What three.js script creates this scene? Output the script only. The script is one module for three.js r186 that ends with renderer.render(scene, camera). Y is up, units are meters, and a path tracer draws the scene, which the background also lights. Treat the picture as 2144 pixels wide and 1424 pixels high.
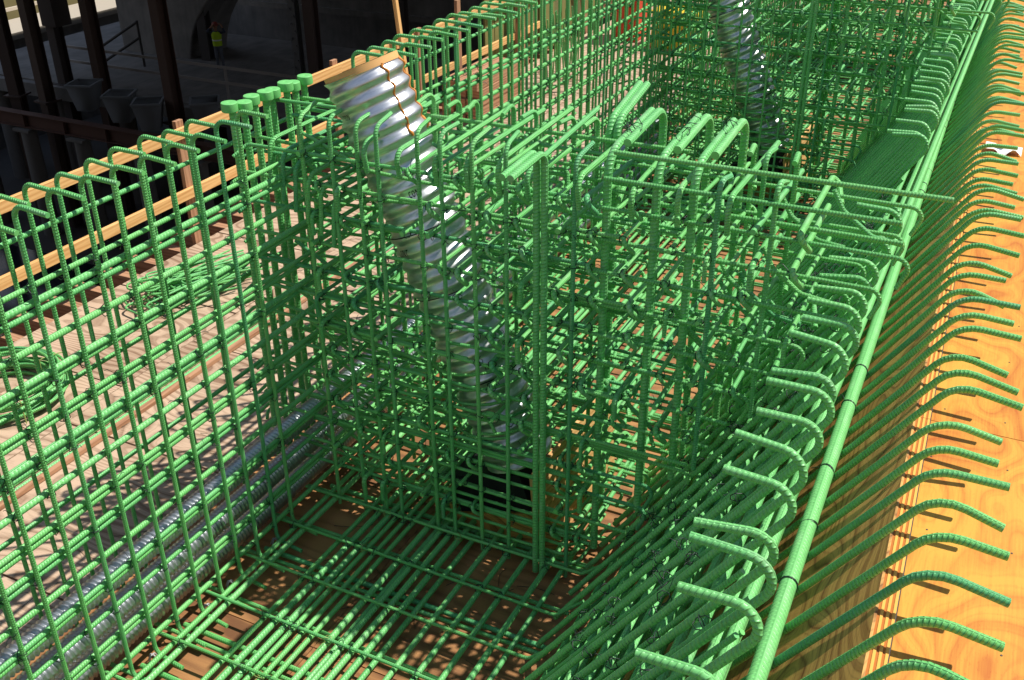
import * as THREE from 'three';
import { mergeGeometries } from 'three/addons/utils/BufferGeometryUtils.js';
import { RoundedBoxGeometry } from 'three/addons/geometries/RoundedBoxGeometry.js';
import { MarchingCubes } from 'three/addons/objects/MarchingCubes.js';

// ---------------------------------------------------------------- camera, sky, sun, exposure
const scene = new THREE.Scene();
const camera = new THREE.PerspectiveCamera(36.34, 2144 / 1424, 0.05, 400);
{
  const th = 29.16 * Math.PI / 180, yaw = 26.6 * Math.PI / 180, roll = 0.55 * Math.PI / 180;
  const fw = new THREE.Vector3(-Math.sin(yaw) * Math.cos(th), -Math.sin(th), -Math.cos(yaw) * Math.cos(th));
  const rt = new THREE.Vector3(Math.cos(yaw), 0, -Math.sin(yaw));
  const up = new THREE.Vector3().crossVectors(rt, fw);
  const up2 = up.clone().multiplyScalar(Math.cos(roll)).addScaledVector(rt, Math.sin(roll));
  camera.position.set(0, 3.7, 0);
  camera.up.copy(up2);
  camera.lookAt(camera.position.clone().add(fw));
}
const SUN = new THREE.Vector3(0.48, 1.0, -0.40).normalize();
{
  const w = 256, h = 128, d = new Float32Array(w * h * 4);
  for (let j = 0; j < h; j++) {
    const e = (j + 0.5) / h * 2 - 1;                       // -1 nadir .. 1 zenith
    const t = Math.pow(Math.max(0, e), 0.55);
    const c = e < 0 ? [0.11, 0.10, 0.09] : [0.48 + (0.09 - 0.48) * t, 0.48 + (0.18 - 0.48) * t, 0.47 + (0.37 - 0.47) * t];
    for (let i = 0; i < w; i++) d.set([c[0], c[1], c[2], 1], (j * w + i) * 4);
  }
  const t = new THREE.DataTexture(d, w, h, THREE.RGBAFormat, THREE.FloatType);
  t.mapping = THREE.EquirectangularReflectionMapping; t.magFilter = THREE.LinearFilter; t.needsUpdate = true;
  scene.background = t; scene.environment = t; scene.environmentIntensity = 1;
}
const sun = new THREE.DirectionalLight(new THREE.Color(1, 0.955, 0.88), 5);
sun.position.copy(SUN).multiplyScalar(40).add(new THREE.Vector3(-3, 0, -6));
sun.target.position.set(-3, 0, -6);
sun.castShadow = true; sun.shadow.mapSize.set(4096, 4096);
Object.assign(sun.shadow.camera, { left: -30, right: 30, top: 30, bottom: -30, near: 1, far: 120 });
scene.add(sun, sun.target);
const renderer = new THREE.WebGLRenderer({ antialias: true });
renderer.toneMapping = THREE.LinearToneMapping; renderer.toneMappingExposure = 1.2;
renderer.shadowMap.enabled = true;

// ---------------------------------------------------------------- helpers
function rng(seed) { let a = seed >>> 0; return () => { a = (a + 0x6D2B79F5) | 0; let t = Math.imul(a ^ (a >>> 15), 1 | a); t = (t + Math.imul(t ^ (t >>> 7), 61 | t)) ^ t; return ((t ^ (t >>> 14)) >>> 0) / 4294967296; }; }
const R = rng(7), rr = (a, b) => a + (b - a) * R();
const V = (x, y, z) => new THREE.Vector3(x, y, z);
const names = new Map();
function numbered(n) { const k = names.get(n) || 0; names.set(n, k + 1); return k ? n + '_' + String(k).padStart(3, '0') : n; }
function thing(name, label, category, pos = [0, 0, 0], group, kind) {
  const o = new THREE.Group(); o.name = numbered(name); o.position.set(...pos); scene.add(o);
  o.userData = { label, category }; if (group) o.userData.group = group; if (kind) { o.userData.kind = kind; }
  return o;
}
// a part under parent; geometry given in the same frame as the parent's contents
function part(parent, name, geo, mat, at) {
  const m = new THREE.Mesh(geo, mat); m.name = name; if (at) m.position.set(at[0], at[1], at[2]); parent.add(m); return m;
}
function stuff(m) { m.userData.kind = 'stuff'; return m; }

// bent round bar through pts (sharp corners rounded to radius fil)
function barG(pts, r, fil = 0.06, n = 8) {
  const P = pts.map(p => p.isVector3 ? p.clone() : V(...p)), C = [P[0]];
  for (let i = 1; i < P.length - 1; i++) {
    const a = P[i - 1].clone().sub(P[i]), b = P[i + 1].clone().sub(P[i]), la = a.length(), lb = b.length();
    a.divideScalar(la); b.divideScalar(lb);
    const ang = Math.acos(THREE.MathUtils.clamp(a.dot(b), -1, 1));
    if (ang > 3.1 || fil <= 0) { C.push(P[i]); continue; }
    const t = Math.min(fil / Math.tan(ang / 2), la * 0.48, lb * 0.48), rad = t * Math.tan(ang / 2);
    const bis = a.clone().add(b).normalize(), cen = P[i].clone().addScaledVector(bis, rad / Math.sin(ang / 2));
    const s = P[i].clone().addScaledVector(a, t), e = P[i].clone().addScaledVector(b, t);
    const va = s.clone().sub(cen), vb = e.clone().sub(cen), sweep = Math.PI - ang, k = Math.max(2, Math.ceil(sweep / 0.3));
    for (let j = 0; j <= k; j++) {
      const q = j / k, w1 = Math.sin((1 - q) * sweep) / Math.sin(sweep), w2 = Math.sin(q * sweep) / Math.sin(sweep);
      C.push(cen.clone().addScaledVector(va, w1).addScaledVector(vb, w2));
    }
  }
  C.push(P[P.length - 1]);
  return sweep(C, () => r, n);
}
// tube along C with radius f(length, index)
function sweep(C, f, n = 8, caps = true) {
  const m = C.length, pos = [], nor = [], uv = [], idx = []; let len = R() * 3, N = null, T0 = null;
  for (let i = 0; i < m; i++) {
    const T = (i === 0 ? C[1].clone().sub(C[0]) : i === m - 1 ? C[i].clone().sub(C[i - 1]) : C[i + 1].clone().sub(C[i - 1])).normalize();
    if (!N) { N = Math.abs(T.y) < 0.9 ? V(0, 1, 0) : V(1, 0, 0.2); }
    N.addScaledVector(T, -N.dot(T)).normalize();
    const B = V().crossVectors(T, N);
    if (i) len += C[i].distanceTo(C[i - 1]);
    const r = f(len, i);
    for (let j = 0; j <= n; j++) {
      const a = j / n * Math.PI * 2, c = Math.cos(a), s = Math.sin(a);
      const nx = N.x * c + B.x * s, ny = N.y * c + B.y * s, nz = N.z * c + B.z * s;
      pos.push(C[i].x + nx * r, C[i].y + ny * r, C[i].z + nz * r); nor.push(nx, ny, nz); uv.push(j / n, len);
    }
    if (i) for (let j = 0; j < n; j++) { const a = (i - 1) * (n + 1) + j, b = a + n + 1; idx.push(a, a + 1, b, b, a + 1, b + 1); }
    if (caps && (i === 0 || i === m - 1)) T0 = [T0, T];
    if (caps && i === 0) cap(0, T.clone().negate(), true);
    if (caps && i === m - 1) cap(i, T, false);
  }
  function cap(i, T, flip) { capQ.push([i, T, flip]); }
  for (const [i, T, flip] of capQ.splice(0)) {
    const b = pos.length / 3, s = i * (n + 1);
    for (let j = 0; j < n; j++) { pos.push(pos[(s + j) * 3], pos[(s + j) * 3 + 1], pos[(s + j) * 3 + 2]); nor.push(T.x, T.y, T.z); uv.push(0.5, uv[(s + j) * 2 + 1]); }
    for (let j = 1; j < n - 1; j++) flip ? idx.push(b, b + j + 1, b + j) : idx.push(b, b + j, b + j + 1);
  }
  const g = new THREE.BufferGeometry();
  g.setAttribute('position', new THREE.Float32BufferAttribute(pos, 3)); g.setAttribute('normal', new THREE.Float32BufferAttribute(nor, 3));
  g.setAttribute('uv', new THREE.Float32BufferAttribute(uv, 2)); g.setIndex(idx); return g;
}
const capQ = [];
// box with uv in metres, u along its longest side (or the axis given); bevelled a little when rd > 0
function boxG(w, h, d, rd = 0, long = -1) {
  const g = rd > 0 ? new RoundedBoxGeometry(w, h, d, 1, rd) : new THREE.BoxGeometry(w, h, d);
  const dim = [w, h, d]; if (long < 0) long = dim.indexOf(Math.max(...dim));
  return boxUV(g, long);
}
function boxUV(g, long) {
  const p = g.attributes.position, nn = g.attributes.normal, uv = [], ou = R() * 7, ov = R() * 7;
  for (let i = 0; i < p.count; i++) {
    const q = [p.getX(i), p.getY(i), p.getZ(i)], m = [Math.abs(nn.getX(i)), Math.abs(nn.getY(i)), Math.abs(nn.getZ(i))];
    const ax = m.indexOf(Math.max(...m)); let rest = [0, 1, 2].filter(k => k !== ax);
    if (rest[1] === long) rest = [rest[1], rest[0]];
    uv.push(q[rest[0]] + ou, q[rest[1]] + ov);
  }
  g.setAttribute('uv', new THREE.Float32BufferAttribute(uv, 2)); return g;
}
// hexahedron from 8 corners: bottom 0..3, top 4..7 (same order round), flat faces, uv in metres with u along corner 0 -> corner 3
function hexG(c) {
  const F = [[0, 1, 2, 3], [4, 7, 6, 5], [0, 4, 5, 1], [1, 5, 6, 2], [2, 6, 7, 3], [3, 7, 4, 0]], pos = [], uv = [], idx = [], ou = R() * 7, ov = R() * 7;
  const P = c.map(p => V(...p)), L = P[3].clone().sub(P[0]).normalize();
  const mid = P.reduce((a, b) => a.add(b), V()).divideScalar(8);
  for (const f of F) {
    const q = f.map(i => P[i]), nrm = q[1].clone().sub(q[0]).cross(q[2].clone().sub(q[0])).normalize();
    let u = L.clone().addScaledVector(nrm, -L.dot(nrm)); if (u.length() < 0.3) u = q[1].clone().sub(q[0]); u.normalize();
    const v = V().crossVectors(nrm, u), b = pos.length / 3, fc = q[0].clone().add(q[2]).multiplyScalar(0.5).sub(mid);
    for (const p of q) { pos.push(p.x, p.y, p.z); uv.push(p.dot(u) + ou, p.dot(v) + ov); }
    if (fc.dot(nrm) > 0) idx.push(b, b + 1, b + 2, b, b + 2, b + 3); else idx.push(b, b + 2, b + 1, b, b + 3, b + 2);
  }
  const g = new THREE.BufferGeometry(); g.setAttribute('position', new THREE.Float32BufferAttribute(pos, 3)); g.setAttribute('uv', new THREE.Float32BufferAttribute(uv, 2));
  g.setIndex(idx); const f = g.toNonIndexed(); f.computeVertexNormals(); return f;
}
// ---------------------------------------------------------------- noise and textures
const HB = new Float32Array(65536); { const r = rng(99); for (let i = 0; i < 65536; i++) HB[i] = r(); }
const lat = (x, y) => HB[((x & 255) + ((y & 255) << 8)) & 65535];
function noise(x, y) {
  const xi = Math.floor(x), yi = Math.floor(y); let fx = x - xi, fy = y - yi; fx = fx * fx * (3 - 2 * fx); fy = fy * fy * (3 - 2 * fy);
  const a = lat(xi, yi), b = lat(xi + 1, yi), c = lat(xi, yi + 1), d = lat(xi + 1, yi + 1);
  return a + (b - a) * fx + (c - a) * fy + (a - b - c + d) * fx * fy;
}
const fbm = (x, y, o = 3) => { let s = 0, a = 0.5, t = 0; for (let i = 0; i < o; i++) { s += a * noise(x, y); t += a; x = x * 2.03 + 17.3; y = y * 2.03 + 9.1; a *= 0.5; } return s / t; };
function tex(w, h, fn, srgb, rep) {
  const d = new Uint8Array(w * h * 4);
  for (let j = 0; j < h; j++) for (let i = 0; i < w; i++) { const c = fn(i / w, j / h, i, j), k = (j * w + i) * 4; d[k] = c[0]; d[k + 1] = c[1]; d[k + 2] = c[2]; d[k + 3] = 255; }
  const t = new THREE.DataTexture(d, w, h); t.wrapS = t.wrapT = THREE.RepeatWrapping; t.magFilter = THREE.LinearFilter; t.minFilter = THREE.LinearMipmapLinearFilter; t.generateMipmaps = true;
  if (srgb) t.colorSpace = THREE.SRGBColorSpace; if (rep) t.repeat.set(...rep); t.needsUpdate = true; return t;
}
const S = v => Math.max(0, Math.min(255, 255 * (v <= 0.0031308 ? 12.92 * v : 1.055 * Math.pow(v, 1 / 2.4) - 0.055)));
const mixc = (a, b, t) => [a[0] + (b[0] - a[0]) * t, a[1] + (b[1] - a[1]) * t, a[2] + (b[2] - a[2]) * t];
// wood: u runs along the grain; size metres a side; light and dark linear colours
function wood(seed, size, light, dark, o) {
  const s0 = seed * 13.7;
  return tex(1024, 1024, (u, v) => {
    const x = u * size, y = v * size;
    const wx = fbm(x * o.wu + s0, y * o.wv + s0, 3), w2 = fbm(x * o.wu * 3 + 40 + s0, y * o.wv * 3, 2);
    const f = y * o.ring + o.warp * wx + 0.5 * w2;
    let b = 0.5 + 0.5 * Math.cos(6.2832 * f); b = Math.pow(b, o.pow);
    const pat = fbm(x * 1.7 + 90 + s0, y * 3.1 + 11, 3), fine = noise(x * 14 + s0, y * 420), spk = noise(x * 160, y * 520);
    const tb = o.thin ? Math.pow(0.5 + 0.5 * Math.cos(6.2832 * f * 3.1 + 1), 6) * o.thin : 0; let t = b * o.band + tb + (pat - 0.4) * o.patch + (fine - 0.5) * o.fine + (spk > 0.86 ? o.speck : 0);
    const kx = noise(x * 0.9 + 3 + s0, y * 0.9 + 7) ; if (o.stain && kx > 0.72) t += (kx - 0.72) * o.stain;
    const c = mixc(light, dark, Math.max(0, Math.min(1.15, t)));
    return c.map(S);
  }, true, [1 / size, 1 / size]);
}
const T_ply = wood(1, 1.8, [0.64, 0.315, 0.030], [0.46, 0.125, 0.004], { wu: 1.5, wv: 3.0, ring: 3.6, warp: 8.5, pow: 1.7, band: 0.42, patch: 1.6, fine: 0.35, speck: 0.2, stain: 1.0, thin: 0.2 });
const T_face = wood(2, 1.5, [0.66, 0.36, 0.095], [0.26, 0.105, 0.024], { wu: 1.2, wv: 2.4, ring: 13, warp: 13, pow: 2.6, band: 0.6, patch: 0.6, fine: 0.4, speck: 0.15, thin: 0.35 });
const T_deck = wood(3, 1.9, [0.54, 0.385, 0.265], [0.26, 0.16, 0.098], { wu: 0.9, wv: 2.4, ring: 9, warp: 10, pow: 2.0, band: 0.75, patch: 1.1, fine: 0.45, speck: 0.2, stain: 1.4, thin: 0.3 });
const T_floor = wood(4, 1.9, [0.42, 0.20, 0.070], [0.19, 0.080, 0.028], { wu: 1.0, wv: 2.5, ring: 8, warp: 7, pow: 1.5, band: 0.5, patch: 1.2, fine: 0.3, speck: 0.2, stain: 1.5 });
const T_lum = wood(5, 1.3, [0.80, 0.47, 0.185], [0.55, 0.26, 0.075], { wu: 0.5, wv: 3.0, ring: 30, warp: 5, pow: 1.6, band: 0.6, patch: 0.6, fine: 0.3, speck: 0.1 });
const T_old = wood(6, 1.3, [0.46, 0.245, 0.135], [0.235, 0.105, 0.052], { wu: 0.5, wv: 3.0, ring: 26, warp: 5, pow: 1.4, band: 0.6, patch: 0.8, fine: 0.4, speck: 0.2 });
const mat = (o) => new THREE.MeshStandardMaterial(o);
const M = {
  ply: mat({ map: T_ply, roughness: 0.62 }), face: mat({ map: T_face, roughness: 0.6 }), deck: mat({ map: T_deck, roughness: 0.85 }),
  floor: mat({ map: T_floor, roughness: 0.75 }), lumber: mat({ map: T_lum, roughness: 0.75 }), old: mat({ map: T_old, roughness: 0.85 }),
  plyEdgeL: mat({ color: new THREE.Color(0.82, 0.40, 0.075), roughness: 0.85 }), plyEdgeD: mat({ color: new THREE.Color(0.46, 0.14, 0.018), roughness: 0.85 }),
  tie: mat({ color: new THREE.Color(0.012, 0.03, 0.022), roughness: 0.45 }),
  tieG: mat({ color: new THREE.Color(0.30, 0.36, 0.10), roughness: 0.6 }),
  black: mat({ color: new THREE.Color(0.008, 0.008, 0.010), roughness: 0.75 }),
  sealant: mat({ color: new THREE.Color(0.62, 0.22, 0.03), roughness: 0.6 }),
  steelBrown: mat({ color: new THREE.Color(0.13, 0.062, 0.042), roughness: 0.8 }),
};
// epoxy coat on the bars: fine speckle and dusty patches, ribs as relief
const ribTex = tex(64, 128, (u, v) => {
  const half = (u * 2) % 1, q = (v * 8 + (half - 0.5) * (u < 0.5 ? 0.9 : -0.9) + 8) % 1;
  let h = Math.exp(-Math.pow((q - 0.5) / 0.17, 2)) * Math.min(1, Math.sin(half * Math.PI) * 2.2);
  const e = Math.min(Math.abs(u - 0.5), u, 1 - u); h = Math.max(h, Math.exp(-Math.pow(e / 0.03, 2)) * 0.9);
  return [h * 255, h * 255, h * 255];
}, false);
function barMat(c, rep, bump, rough) {
  const t = tex(128, 512, (u, v) => {
    const a = fbm(u * 6, v * 40, 3), b = noise(u * 40, v * 220), d = fbm(u * 3 + 30, v * 9 + 5, 2);
    let k = 0.82 + 0.30 * a + (b - 0.5) * 0.12; const dust = Math.max(0, d - 0.58) * 1.0;
    const scuff = b > 0.90 && a > 0.48 ? 0.5 : 1;
    const q = mixc([c[0] * k, c[1] * k, c[2] * k], [0.42, 0.58, 0.38], Math.min(0.3, dust)); return [S(q[0] * scuff), S(q[1] * scuff), S(q[2] * scuff)];
  }, true, [1, 1 / 1.1]);
  const bt = ribTex.clone(); bt.repeat.set(1, rep); bt.needsUpdate = true;
  return mat({ map: t, bumpMap: bt, bumpScale: bump, roughness: rough });
}
const G = [barMat([0.185, 0.575, 0.160], 10, 0.0030, 0.46), barMat([0.150, 0.53, 0.145], 10, 0.0034, 0.42), barMat([0.140, 0.50, 0.150], 10, 0.0024, 0.46), barMat([0.170, 0.56, 0.150], 10, 0.0034, 0.40), barMat([0.100, 0.42, 0.150], 10, 0.0028, 0.48)];
const GH = [barMat([0.160, 0.53, 0.160], 7, 0.0032, 0.42), barMat([0.195, 0.58, 0.180], 7, 0.0032, 0.4)];
const gm = () => G[Math.floor(R() * 4.4)], gh = () => GH[R() < 0.5 ? 0 : 1];
const GP = mat({ color: new THREE.Color(0.165, 0.53, 0.155), roughness: 0.45 });
const spang = tex(512, 512, (u, v) => { const a = fbm(u * 9, v * 30, 3), b = noise(u * 60, v * 60); const k = 0.58 + 0.2 * a + 0.12 * b; return [S(k), S(k * 1.01), S(k * 1.03)]; }, true, [1, 1]);
M.galv = mat({ map: spang, metalness: 1, roughness: 0.3 });
M.galv2 = mat({ color: new THREE.Color(0.55, 0.57, 0.60), metalness: 0.9, roughness: 0.40 });
const concT = (a, b, seed) => tex(512, 512, (u, v) => { const k = fbm(u * 7 + seed, v * 7, 4), s = fbm(u * 30, v * 4 + seed, 2); return mixc(a, b, Math.min(1, Math.max(0, k * 1.3 - 0.2 + (s - 0.5) * 0.5))).map(S); }, true, [0.25, 0.25]);
M.conc = mat({ map: concT([0.24, 0.222, 0.20], [0.14, 0.13, 0.117], 3), roughness: 0.9 });
M.concDark = M.conc;

// ---------------------------------------------------------------- formwork: floor, deck, inclined form, platform
const TN = Math.tan(34 * Math.PI / 180), UX = Math.sin(34 * Math.PI / 180), UY = Math.cos(34 * Math.PI / 180), NX = -UY, NY = UX;
const formTop = z => 1.76 - 0.052 * (-z - 2), formX = y => -1.24 + TN * y;
{
  const f = thing('form_floor', 'brown plywood form floor under the bottom reinforcing mat', 'floor', [0, 0, 0], null, 'structure');
  const zs = []; for (let z = 1.4; z > -22; z -= 1.225) zs.push(z);
  for (const z of zs) for (const [x0, x1] of [[-3.78, -2.56], [-2.556, -1.1]])
    part(f, 'plywood_sheet', boxG(x1 - x0, 0.02, 1.22, 0, 0), M.floor, [(x0 + x1) / 2, -0.115 + rr(-0.001, 0.001), z]);
  const d = thing('walkway_deck', 'weathered plywood walkway on timber joists beside the form', 'deck', [0, 0, 0], null, 'structure');
  for (let z = 1.2; z > -22; z -= 1.225) for (const [x0, x1] of [[-6.44, -5.226], [-5.222, -3.79]])
    part(d, 'plywood_sheet', boxG(x1 - x0 - rr(0.002, 0.008), 0.02, 1.216 - rr(0, 0.012), 0, 0), M.deck, [(x0 + x1) / 2, -0.112 + rr(-0.003, 0.003), z + (x0 > -6 ? 0.5 : 0)]);
  for (let z = 0.6; z > -16; z -= 0.302)
    part(d, 'joist', boxG(2.1 + rr(-0.06, 0.06), 0.19, 0.092, 0.004), M.old, [-5.88 + rr(-0.03, 0.03), -0.222, z + rr(-0.015, 0.015)]);
  for (const x of [-6.2, -5.0, -3.6, -2.2, -0.8, 0.6]) part(d, 'stringer', boxG(0.16, 0.36, 26, 0.005), M.old, [x, -0.51, -9]);
}
{
  const f = thing('inclined_plywood_form', 'inclined brown plywood form panel with layered cut edge beside the sloping bars', 'formwork', [-1.24, -0.1, -3]);
  const joints = [1.54, -0.9, -3.34, -5.78, -8.22, -10.66, -13.1, -15.54, -17.98], tk = 0.0062;
  for (let k = 0; k < joints.length - 1; k++) for (let l = 0; l < 7; l++) {
    const a = joints[k] - 0.0015, b = joints[k + 1] + 0.0015, o0 = l * tk, o1 = (l + 1) * tk - 0.0002;
    const c = []; const rec = l % 2 ? 0.0025 : 0;
    for (const top of [0, 1]) for (const [o, z] of [[o0, a], [o1, a], [o1, b], [o0, b]]) {
      const y = top ? formTop(z) - rec : -0.09, x = formX(y) - NX * o / 1 + (-NX * o) * (1 / (NX * NX) - 1); c.push([x + 1.24, y + 0.1, z + 3]);
    }
    part(f, l === 0 ? 'face_panel' : 'ply_layer', hexG(c), l === 0 ? M.face : l % 2 ? M.plyEdgeD : M.plyEdgeL);
  }
  const p = thing('form_platform', 'sunlit orange plywood platform along the top of the inclined form', 'platform', [0, 1.6, -3], null, 'structure');
  for (let k = 0; k < joints.length - 1; k++) for (let m = 0; m < 3; m++) {
    const a = joints[k] - 0.0015 - rr(0, 0.002), b = joints[k + 1] + 0.0015, c = [];
    for (const top of [0, 1]) for (const [e, z] of [[0, a], [1, a], [1, b], [0, b]]) {
      const y = formTop(z) - 0.004 - (top ? 0 : 0.019), xe = formX(formTop(z)) + 0.0555, x = xe + (m + e) * 1.22 - (e ? 0.003 : 0); c.push([x, y - 1.6, z + 3]);
    }
    part(p, 'plywood_sheet', hexG(c), M.ply);
  }
  { const gs = [], ng = new THREE.CylinderGeometry(0.003, 0.003, 0.002, 7); for (let k = 0; k < 36; k++) { const z = 0.2 - Math.floor(k / 3) * 0.41 + rr(-0.05, 0.05), x = formX(formTop(z)) + 0.09 + (k % 3) * 0.22 + rr(-0.02, 0.02); const g = ng.clone(); g.translate(x, formTop(z) - 0.0035 - 1.6, z + 3); gs.push(g); }
    stuff(part(p, 'nail_heads', mergeGeometries(gs), mat({ color: new THREE.Color(0.09, 0.07, 0.06), roughness: 0.6, metalness: 0.5 }))); }
  for (let k = 0; k < 8; k++) { const z = 0.4 - k * 2.3; part(p, 'bearer', boxG(3.4, 0.14, 0.09), M.old, [1.75, formTop(z) - 1.6 - 0.11, z + 3]); }
}

// ---------------------------------------------------------------- bars
function ties(parent, list, mt = M.tie) {      // list of [x,y,z,r]; wire wrapped round a crossing, joined as one piece
  if (!list.length) return; const gs = [];
  for (const [x, y, z, r] of list) {
    const ax = V(rr(-1, 1), rr(-0.6, 0.6), rr(-1, 1)).normalize(), q = new THREE.Quaternion().setFromUnitVectors(V(0, 0, 1), ax);
    for (let w = 0; w < 2; w++) {
      const C = []; const q2 = q.clone().multiply(new THREE.Quaternion().setFromAxisAngle(V(1, 0, 0), w * 1.5));
      for (let j = 0; j <= 7; j++) { const a = j / 7 * 6.283; C.push(V(Math.cos(a) * (r + 0.004), Math.sin(a) * (r + 0.004) * 1.25, 0.004 * j / 7).applyQuaternion(q2).add(V(x, y, z))); }
      gs.push(sweep(C, () => 0.0022, 3, false));
    }
    const t = V(rr(-1, 1), rr(-0.3, 1), rr(-1, 1)).normalize().multiplyScalar(rr(0.03, 0.085));
    gs.push(sweep([V(x, y, z).addScaledVector(t, 0.3), V(x, y, z).addScaledVector(t, 0.8).add(V(0, 0.01, 0)), V(x, y, z).add(t)], () => 0.0015, 3, false));
  }
  stuff(part(parent, 'tie_wire', mergeGeometries(gs), mt));
}
function bar(parent, name, pts, r, fil, m, n) { return part(parent, name, barG(pts, r, fil, n || (r > 0.014 ? 10 : 8)), m || (r > 0.0145 ? gh() : gm())); }

// upright wall of bars
{
  const w = thing('rebar_wall', 'upright wall of green coated bars with bent tops along the walkway', 'rebar', [-3.17, -0.06, -3]);
  const X0 = -3.17, o = V(-3.17, -0.06, -3);
  const L = (x, y, z) => [x - o.x, y - o.y, z - o.z];
  const fronts = [], rears = [], variants = 5;
  const gF = [], gR = [];
  for (let k = 0; k < variants; k++) {
    const lean = rr(-0.006, 0.006), tl = rr(0.165, 0.20);
    gF.push(barG([[0.17, 0.005, 0.01], [0, 0.02, 0], [lean, 2.33 + 0.06, rr(-0.008, 0.008)], [tl, 2.325 + 0.06 + rr(-0.02, 0.008), rr(-0.012, 0.012)]], 0.0108, 0.055, 8));
    gR.push(barG([[0, -0.03, 0], [lean, 2.245 + 0.06, rr(-0.008, 0.008)], [tl + 0.015, 2.24 + 0.06 + rr(-0.015, 0.012), rr(-0.012, 0.012)]], 0.0108, 0.055, 8));
  }
  for (let k = 0; k < 118; k++) {
    const z = -1.07 - k * 0.156 + rr(-0.008, 0.008), dy = rr(-0.012, 0.012); if (z < -3.66 && z > -4.70) continue; fronts.push(z);
    const m = part(w, 'vertical_bar', gF[k % variants], gm(), [rr(-0.003, 0.003), dy, z - o.z]);
  }
  for (let k = 0; k < 118; k++) {
    const z = -1.095 - k * 0.156 + rr(-0.008, 0.008); if (z < -3.74 && z > -4.86) continue; rears.push(z);
    part(w, 'rear_vertical_bar', gR[(k * 3) % variants], gm(), [-0.35 + rr(-0.004, 0.004), rr(-0.012, 0.012), z - o.z]);
  }
  const lv = [[1.985, 0.0115, -0.028], [1.925, 0.0150, -0.026], [1.886, 0.0135, -0.025], [1.75, 0.0145, -0.026], [1.622, 0.0150, -0.026], [1.588, 0.0115, -0.030], [1.44, 0.0120, -0.025], [1.413, 0.0120, -0.028], [1.303, 0.0150, -0.026], [1.27, 0.0110, -0.028],
    [1.134, 0.0150, -0.026], [0.975, 0.0130, -0.025], [0.945, 0.0140, -0.027], [0.835, 0.0135, -0.026], [0.803, 0.0130, -0.027], [0.66, 0.0145, -0.026], [0.53, 0.0125, -0.025], [0.503, 0.0125, -0.027], [0.372, 0.0115, -0.025], [0.222, 0.0125, -0.026], [0.195, 0.0125, -0.027], [0.045, 0.0140, -0.026]];
  const tl = [];
  for (const [y, r, dx] of lv) {
    const za = rr(-0.9, -0.4), zb = -19.3 + rr(-0.3, 0.3), s1 = rr(-0.006, 0.006);
    bar(w, 'longitudinal_bar', [L(X0 + dx, y, za), L(X0 + dx, y + s1, -5), L(X0 + dx, y - s1, -9), L(X0 + dx, y, zb)], r, 0);
    for (const z of fronts) if (z > -9 && R() < 0.45) tl.push([X0 + dx * 0.5 - o.x, y - o.y, z - o.z, 0.017]);
  }
  for (const y of [2.02, 1.30, 0.75, 0.18]) bar(w, 'rear_longitudinal_bar', [L(-3.545, y, -0.5), L(-3.545, y, -19.4)], 0.012, 0);
  ties(w, tl);
}
// headed bars standing in the wall
for (let k = 0; k < 8; k++) {
  const x = -3.455 + (k % 2 ? 0.012 : -0.008), z = -3.85 - k * 0.084, top = 2.30 + rr(-0.012, 0.015);
  const t = thing('headed_bar', 'thick green bar with a round disc head standing inside the rebar wall', 'rebar', [x, -0.08, z], 'headed bars beside the first cage');
  bar(t, 'shaft', [[0, 0, 0], [rr(-0.01, 0.01), top - 0.02, rr(-0.01, 0.01)]], 0.0185, 0, gh(), 12);
  const pf = [[0.019, 0], [0.037, 0.001], [0.041, 0.005], [0.041, 0.043], [0.038, 0.047], [0.012, 0.047], [0.010, 0.044], [0.0, 0.043]].map(p => new THREE.Vector2(...p));
  part(t, 'head', new THREE.LatheGeometry(pf, 28), GP, [0, top - 0.02, 0]);
}
// ducts along the foot of the wall
[[0.385, 'topmost ribbed steel duct low inside the upright rebar wall'], [0.20, 'middle ribbed steel duct low inside the upright rebar wall'], [0.022, 'lowest ribbed steel duct at the foot of the rebar wall']].forEach(([y, label]) => {
  const t = thing('ribbed_duct', label, 'duct', [-3.345, y, -0.6], 'ribbed ducts stacked in the wall');
  const n = 16, pos = [], idx = [], uv = [], dz = 0.0037, m = 2650, r0 = 0.054;
  for (let i = 0; i <= m; i++) for (let j = 0; j <= n; j++) {
    const a = j / n * 6.28319, ph = (i * dz / 0.0262 + a / 6.28319) * 6.28319, r = r0 - 0.002 + 0.010 * Math.pow(0.5 + 0.5 * Math.cos(ph), 1.5), sag = Math.sin(i * dz * 1.3 + y * 9) * 0.004;
    pos.push(Math.cos(a) * r, Math.sin(a) * r + sag, -i * dz); uv.push(j / n, i * dz * 3);
  }
  for (let i = 0; i < m; i++) for (let j = 0; j < n; j++) { const a = i * (n + 1) + j, b = a + n + 1; idx.push(a, a + 1, b, b, a + 1, b + 1); }
  const g = new THREE.BufferGeometry(); g.setAttribute('position', new THREE.Float32BufferAttribute(pos, 3)); g.setAttribute('uv', new THREE.Float32BufferAttribute(uv, 2)); g.setIndex(idx); g.computeVertexNormals();
  part(t, 'duct_shell', g, M.galv2);
});
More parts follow.
